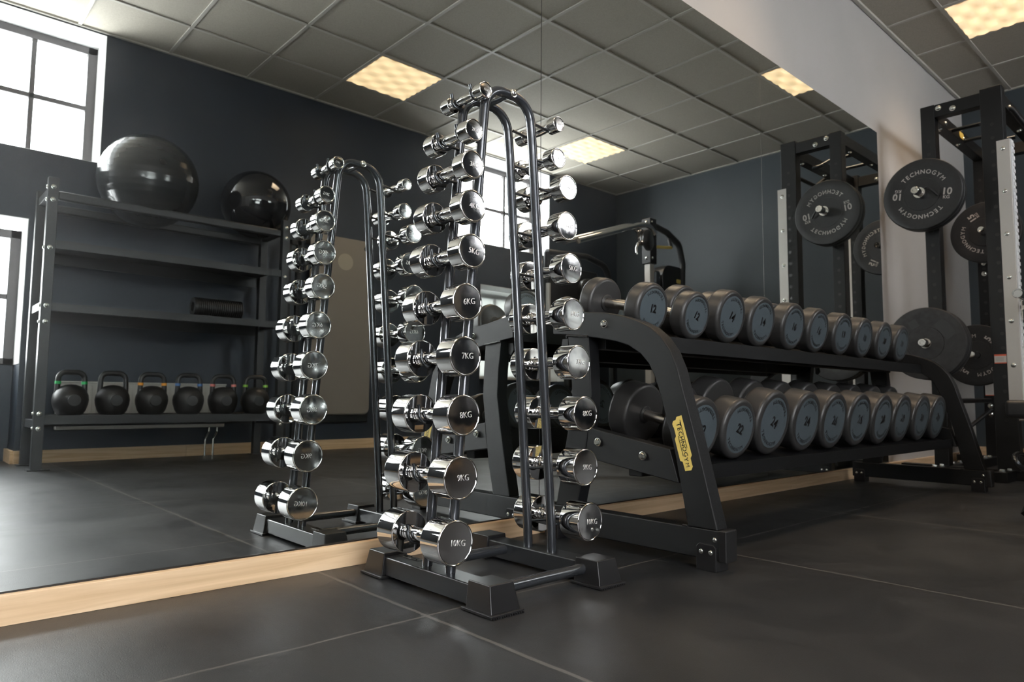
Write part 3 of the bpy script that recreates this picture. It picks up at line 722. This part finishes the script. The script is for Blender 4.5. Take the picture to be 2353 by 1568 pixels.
# spring collar on the high peg
cl = thing('barbell_collar', 'chrome clamp collar with a black lever locking the 10 KG plate', 'collar', (4.745, -.297, 1.755))
MB().lathe([(.0245, -.022), (.033, -.022), (.034, -.018), (.034, .018), (.033, .022), (.0245, .022), (.0245, -.022)], ax=(-1, 0, 0), seg=32).build('ring', 'chrome', cl)
MB().tube(fillet([(0, -.02, .022), (-.01, -.045, .03), (.0, -.075, -.005), (.01, -.095, -.03)], .01), [.006]*4 if False else .006, 10).build('lever', 'black_plastic', cl)
# barbell on the hooks
bb_ = thing('barbell', 'steel barbell on the hooks of the power rack, cut by the right border', 'barbell', (5.55, -.815, 1.045))
MB().cyl((-.67, 0, 0), (.67, 0, 0), .014, 20).build('bar', 'steel', bb_)
for s in (-1, 1):
    MB().lathe([(.014, .655), (.034, .655), (.034, .67), (.025, .67), (.025, 1.02), (.023, 1.025), (.019, 1.025), (.018, 1.022), (0, 1.022)], ax=(s, 0, 0), seg=32).build('sleeve', 'chrome', bb_)
for x in (XA, XC):
    j = thing('bar_hook', 'steel hook on the %s slotted strip carrying the barbell' % ('near' if x == XA else 'rear'), 'bar hook', (x+.04, -.74, 1.0), 'bar hooks')
    MB().bb((-.02, -.008, -.06), (.02, .0, .12), .002).build('back_plate', 'steel', j)
    MB().bb((-.02, -.10, -.0), (.02, -.006, .028), .003).bb((-.02, -.112, .0), (.02, -.098, .06), .003).build('cradle', 'steel', j)

# bench in front of the power rack
bn = thing('weight_bench', 'black padded weight bench at the right border, standing before the power rack', 'bench', (4.1, -1.12, 0))
MB().box((.03, .02, .428), (1.20, .30, .075), None, .018, 3).build('pad', 'vinyl', bn)
MB().box((.03, .02, .384), (1.12, .22, .012), None, .003).build('pad_board', 'steel', bn)
MB().box((.05, 0, .345), (1.0, .06, .06), None, .004).build('spine', 'powder', bn)
MB().tube([(-.40, 0, .33), (-1.05, 0, .06)], .03, 4).build('front_strut', 'powder', bn)
MB().tube([(.45, 0, .33), (.60, 0, .05)], .03, 4).build('rear_strut', 'powder', bn)
for x, l in ((-1.06, .0), (.60, .0)):
    MB().box((x, -.20, .055), (.05, .42, .05), None, .004).build('foot_bar', 'powder', bn)
    for y in (-.39, -.015): MB().box((x, y, .052), (.058, .045, .104), None, .005).build('foot_cap', 'black_plastic', bn)
MB().tube([(-.62+.11*math.cos(a*PI/12), .10+.02*math.sin(a*PI/12), .215+.03*math.sin(a*PI/12)) for a in range(24)], .010, 12, closed=True).build('adjuster_ring', 'hook', bn)

# ------------------------------------------------------------------ storage shelving behind the camera (seen in the mirror)
YF, YR = -3.30, -3.76
sr = thing('storage_shelf', 'dark steel storage shelving against the navy wall, holding kettlebells and balls', 'shelving', (1.48, -3.53, 0))
G = V(sr.location)
def gq(x, y, z): return V((x, y, z)) - G
XL, XR = .706, 2.215; PW = .056
for x in (XL, XR):
    for y, top in ((YF, 1.80), (YR, 1.80)):
        p = MB().bb(gq(x, y-.05 if y == YF else y, .005), gq(x+PW, y if y == YF else y+.05, top), .002).build('post', 'shelf_paint', sr)
        MB().bb(gq(x-.02, (y-.07 if y == YF else y-.02), 0), gq(x+PW+.04, (y+.02 if y == YF else y+.07), .007), .001).build('foot_plate', 'shelf_paint', p)
    for z in (.25, .98, 1.70):
        MB().bb(gq(x+.01, YR+.05, z), gq(x+PW-.01, YF-.05, z+.05), .002).build('side_rail', 'shelf_paint', sr)
    for z in (.25, .34, .90, 1.0, 1.36, 1.66, 1.74):
        b = MB(); dome(b, gq(x+PW/2, YF, z), (0, 1, 0), .011, .008); dome(b, gq(x if x == XL else x+PW, YF-.025, z), (-1 if x == XL else 1, 0, 0), .011, .008); b.build('bolt', 'bolt', sr)
for y in (YF-.035, YR+.035):
    MB().bb(gq(XL+PW, y-.018, 1.668), gq(XR, y+.018, 1.725), .012).build('top_rail', 'shelf_paint', sr)
for z, lip in ((1.412, .052), (1.020, .050), (.330, .055)):
    m = MB(); x0, x1 = XL+PW+.002, XR-.002
    prof = [(YF-.006, z), (YF-.006, z-lip), (YF-.010, z-lip), (YF-.010, z-.008), (YR+.010, z-.008), (YR+.010, z-.085), (YR+.006, z-.085), (YR+.006, z), (YR+.010, z-.004), (YF-.010, z-.004)]
    m.prism(prof, lambda u, v, t: gq(t, u, v), x0, x1); m.build('shelf_tray', 'shelf_paint', sr)
# exercise balls
def ball(R, x, z, mt, label, ribs, yb=-3.53):
    prof = []; n = 72
    for i in range(n+1):
        th = -PI/2 + PI*i/n; rr = R
        if ribs and abs(th) < 1.15 and i % 3 == 0: rr = R*.994
        prof.append((max(0, rr*math.cos(th)), rr*math.sin(th)))
    o = MB().lathe(prof, seg=72); 
    ob = o.build('exercise_ball', mt, smooth='plain'); ob.data.shade_smooth() ; ob.location = (x, yb, z); tag(ob, label, 'exercise ball', 'exercise balls on top of the shelving')
    plug = MB().lathe([(.02, 0), (.018, .006), (0, .007)], (0, R*.995*math.cos(.2), R*.995*math.sin(.2)), (0, 1, .2), 20).build('valve_plug', 'black_plastic', ob)
    return ob
b1 = ball(.322, 1.325, 1.955, 'ball', 'large dark ribbed exercise ball by the window, on top of the shelving', True)
b2 = ball(.262, 2.125, 1.962, 'ball2', 'smaller glossy black exercise ball at the right end on top of the shelving', False, -3.615)
# kettlebells
def kettlebell(color):
    k = thing('kettlebell', '', 'kettlebell', (0, 0, 0), 'kettlebells on the bottom shelf')
    prof = [(0, 0), (.062, 0), (.072, .004), (.088, .03), (.1, .07), (.103, .098), (.099, .128), (.086, .158), (.062, .182), (.03, .194), (0, .197)]
    MB().lathe(prof, seg=40).build('bell', 'kb', k)
    w = .078
    MB().tube(fillet([(-w, 0, .13), (-w+.002, 0, .19), (-w+.006, 0, .275), (w-.006, 0, .275), (w-.002, 0, .19), (w, 0, .13)], [0.02, .045, .045, .02], 8), .0165, 16).build('handle', 'kb', k)
    if color:
        for s in (-1, 1): MB().cyl((s*(w-.003), 0, .198), (s*(w-.004), 0, .216), .0178, 20).build('colour_band', 'band_'+color, k)
    d = MB().lathe([(.038, .0985), (.036, .1025), (0, .1035)], (0, 0, .095), (0, 1, 0), 28); d.build('weight_badge', 'emboss', k)
    return k
KB = [('green', 'green handle bands at the window end'), (None, 'plain black handle, second from the window end'), ('orange', 'orange handle bands'), ('blue', 'blue handle bands'), ('pink', 'pink handle bands'), ('lime', 'lime green handle bands at the far end')]
for i, (c, t) in enumerate(KB):
    k = kettlebell(c); k.location = (.925 + .2405*i, -3.50, .3265); k.rotation_euler = (0, 0, (i-2)*.03)
    k['label'] = 'black kettlebell with ' + t + ' on the bottom shelf'
# foam roller
fr = MB(); prof = [(.036, -.17), (.064, -.17), (.068, -.165)]
n = 22
for i in range(n): 
    z = -.16 + .32*i/n; prof += [(.068, z), (.068, z+.010), (.0635, z+.0115), (.0635, z+.0145)]
prof += [(.068, .165), (.064, .17), (.036, .17), (.036, -.17)]
fr.lathe(prof, ax=(1, 0, 0), seg=28); o = fr.build('foam_roller', 'foam'); o.location = (1.79, -3.42, 1.020+.0665)
tag(o, 'black grooved foam roller lying on the third shelf', 'foam roller')
sf = MB(); pts = []
for i in range(5): sf.tube([(.02*math.cos(a*PI/6)+i*.015, .02*math.sin(a*PI/6), .012+.006*(i % 2)) for a in range(12)], .004, 8, closed=True)
o = sf.build('coiled_strap', 'foam'); o.location = (1.93, -3.40, 1.410); tag(o, 'small black coiled strap on the second shelf', 'strap')
# radiator with pipes
ra = thing('radiator', 'white panel radiator low on the navy wall behind the kettlebells', 'radiator', (1.49, WALLY+.048, 0))
m = MB().box((-.03, 0, .38), (1.12, .05, .325), None, .008)
for i in range(26): m.box((-.56+i*.0422, .027, .38), (.018, .008, .28), None, .003)
m.build('panel', 'radiator', ra)
MB().box((-.03, 0, .543), (1.12, .07, .012), None, .003).build('top_grille', 'radiator', ra)
for x in (.40, .46): 
    MB().tube(fillet([(x+.02, .01, .255), (x+.02, .01, .18), (x-.01, .02, .13), (x-.01, .02, .0)], .03), .008, 10).build('pipe', 'bolt', ra)
MB().cyl((.50, .028, .47), (.50, .07, .47), .018, 16).build('valve', 'radiator', ra)
# hanging exercise mats on the wall
def hanging_mat(y, label, dx=0, dz=0, logo=True):
    o = thing('hanging_mat', label, 'exercise mat', (2.98+dx, y, 1.09+dz), 'exercise mats hung on the wall')
    MB().prism(rrect(.60, 1.56, .06, 6), lambda u, v, t: V((u, t, v)), -.006, .006, .002).build('foam_sheet', 'mat_foam', o)
    for x in (-.24, .24): MB().lathe([(.012, .0), (.022, .0), (.020, .003), (.012, .003)], (x, .006, .71), (0, 1, 0), 20).build('eyelet', 'black_plastic', o)
    if logo:
        l = MB().lathe([(.075, 0), (.074, .0008), (0, .0008)], (.035, .006, .565), (0, 1, 0), 40).build('round_logo', 'mat_logo', o)
    return o
hanging_mat(WALLY+.085, 'front taupe exercise mat with a pale round logo, hanging on the wall past the shelving')
hanging_mat(WALLY+.062, 'second taupe exercise mat hanging directly behind the front one', .02, -.01, False)
mr = thing('mat_hanger', 'dark wall hooks carrying the taupe exercise mats', 'wall hanger', (2.98, WALLY, 1.80))
MB().box((0, .008, 0), (.62, .016, .04), None, .003).build('rail', 'powder', mr)
for x in (-.24, .24): MB().tube(fillet([(x, .01, 0), (x, .115, 0), (x, .125, .03)], .01), .008, 12).build('hook', 'powder', mr)
lt = MB().bb((-.30, -.0, 0), (.30, .05, .06), .006).build('mat_shadow_strip', 'powder'); lt.location = (3.0, WALLY, .235); tag(lt, 'black strip on the wall standing in for the shadow below the hanging exercise mats', 'shadow strip')  # black strip added in place of the mats' shadow on the wall
# pair of dark slim posts between the shelving and the mats
ws = thing('bar_storage_frame', 'slim black upright frame between the shelving and the hanging mats', 'storage frame', (2.50, -3.70, 0))
for x in (-.055, .03): MB().bb((x-.018, -.02, 0), (x+.018, .02, 1.75), .002).build('post', 'powder', ws)
MB().bb((-.073, -.02, 1.71), (.048, .02, 1.75), .002).build('top_bar', 'powder', ws); MB().bb((-.10, -.12, 0), (.08, .14, .012), .002).build('base_plate', 'powder', ws)

# ------------------------------------------------------------------ machines behind the camera near the end wall (seen in the mirror)
mc = thing('pulley_machine', 'black machine with a chrome upright, yellow handle and long arms, reflected near the far corner', 'exercise machine', (5.93, -2.6, 0))
K = V(mc.location)
def kq(x, z, y=-2.6): return V((x, y, z)) - K
MB().bb(kq(5.835, 0, -2.64), kq(5.905, 1.88, -2.57), .004).build('lower_upright', 'white_strip', mc)
MB().bb(kq(5.82, 1.86, -2.66), kq(5.93, 2.34, -2.55), .008).build('upper_upright', 'powder', mc)
for z in (1.92, 2.05, 2.18, 2.30):
    b = MB(); dome(b, kq(5.85, z, -2.55), (0, 1, 0), .013, .01); dome(b, kq(5.82, z, -2.6), (-1, 0, 0), .013, .01); b.build('bolt', 'bolt', mc)
for y, z in ((-2.50, .0), (-2.68, .02)):
    MB().tube(fillet([kq(4.66, 1.90+z, y), kq(5.55, 2.20+z, y), kq(5.72, 2.235+z, y), kq(5.83, 2.16+z, y)], .15), .028, 16).build('long_arm', 'chrome', mc)
MB().tube(fillet([kq(5.92, 2.29), kq(6.18, 2.25), kq(6.40, 2.15), kq(6.47, 1.95), kq(6.45, 1.55)], [.1, .1, .12], 8), .033, 16).build('curved_arm', 'powder', mc)
MB().cyl(kq(5.95, 2.05, -2.56), kq(6.20, 2.08, -2.56), .016, 14).build('handle', 'yellow', mc, 'yellow handle grip')
MB().cyl(kq(6.20, 2.08, -2.56), kq(6.22, 2.18, -2.6), .02, 12).build('handle_bracket', 'powder', mc)
MB().lathe([(0, -.035), (.085, -.035), (.105, -.02), (.108, 0), (.105, .02), (.085, .035), (0, .035)], kq(5.70, 2.07, -2.49), (.35, 1, .0), 32).build('pulley_cover', 'black_plastic', mc)
MB().lathe([(.05, -.012), (.085, -.012), (.085, .012), (.05, .012), (.05, -.012)], kq(5.63, 2.09, -2.52), (.35, 1, .0), 28).build('pulley_wheel', 'chrome', mc)
MB().tube([kq(5.55, 2.02, -2.5), kq(5.52, 1.96, -2.5), kq(5.53, 1.90, -2.5)], .014, 12).build('cable_clip', 'chrome', mc)
s = MB().prism(rrect(.42, 1.80, .13, 7), lambda u, v, t: V((6.31+u, -2.60+t, 1.0+v))-K, -.14, .0, .008).build('weight_stack_shroud', 'black_plastic', mc)
MB().prism(rrect(.085, .045, .015), lambda u, v, t: V((6.39+u, -2.60+t, 1.74+v))-K, 0, .002).build('maker_plate', 'yellow', s)
MB().bb(kq(5.97, .10, -2.74), kq(6.07, 1.82, -2.595), .03).build('guide_cover', 'gunmetal', mc)
MB().bb(kq(5.5, 0, -2.66), kq(6.5, .06, -2.54), .006).bb(kq(5.84, 0, -2.72), kq(5.92, .06, -2.1), .006).build('base', 'powder', mc)
m2 = thing('press_machine', 'dark seated press machine with a rounded frame, reflected left of the chrome upright', 'exercise machine', (4.95, -2.95, 0))
K2 = V(m2.location)
k2 = lambda x, z, y=-2.95: V((x, y, z)) - K2
MB().tube(fillet([k2(4.93, 1.98), k2(5.55, 2.02), k2(5.90, 1.95), k2(5.98, 1.3), k2(5.98, 0)], [.1, .16, .1], 8), .034, 16).build('main_frame', 'powder', m2)
MB().tube([k2(4.93, 1.98), k2(4.93, 0)], .034, 16).build('main_frame', 'powder', m2)
MB().bb(k2(5.0, .9, -3.05), k2(5.8, 1.88, -3.0), .02).build('guard_panel', 'black_plastic', m2)
MB().box(k2(5.3, .48, -2.7), (.36, .42, .09), None, .03, 3).build('seat_pad', 'vinyl', m2)
MB().box(k2(5.35, .9, -2.92), (.34, .08, .66), None, .03, 3).build('back_pad', 'vinyl', m2)
MB().lathe([(0, -.04), (.10, -.04), (.13, -.02), (.13, .02), (.10, .04), (0, .04)], k2(5.45, 1.62, -2.85), (0, 1, 0), 32).build('cam_wheel', 'black_plastic', m2)
MB().cyl(k2(4.80, .0, -2.8), k2(4.80, 1.62, -2.8), .024, 16).build('guide_post', 'white_strip', m2)
MB().bb(k2(4.7, 0, -3.05), k2(6.0, .05, -2.95), .005).bb(k2(5.27, 0, -3.0), k2(5.33, .44, -2.6), .005).build('base', 'powder', m2)
m2.location = (5.10, -3.32, 0)
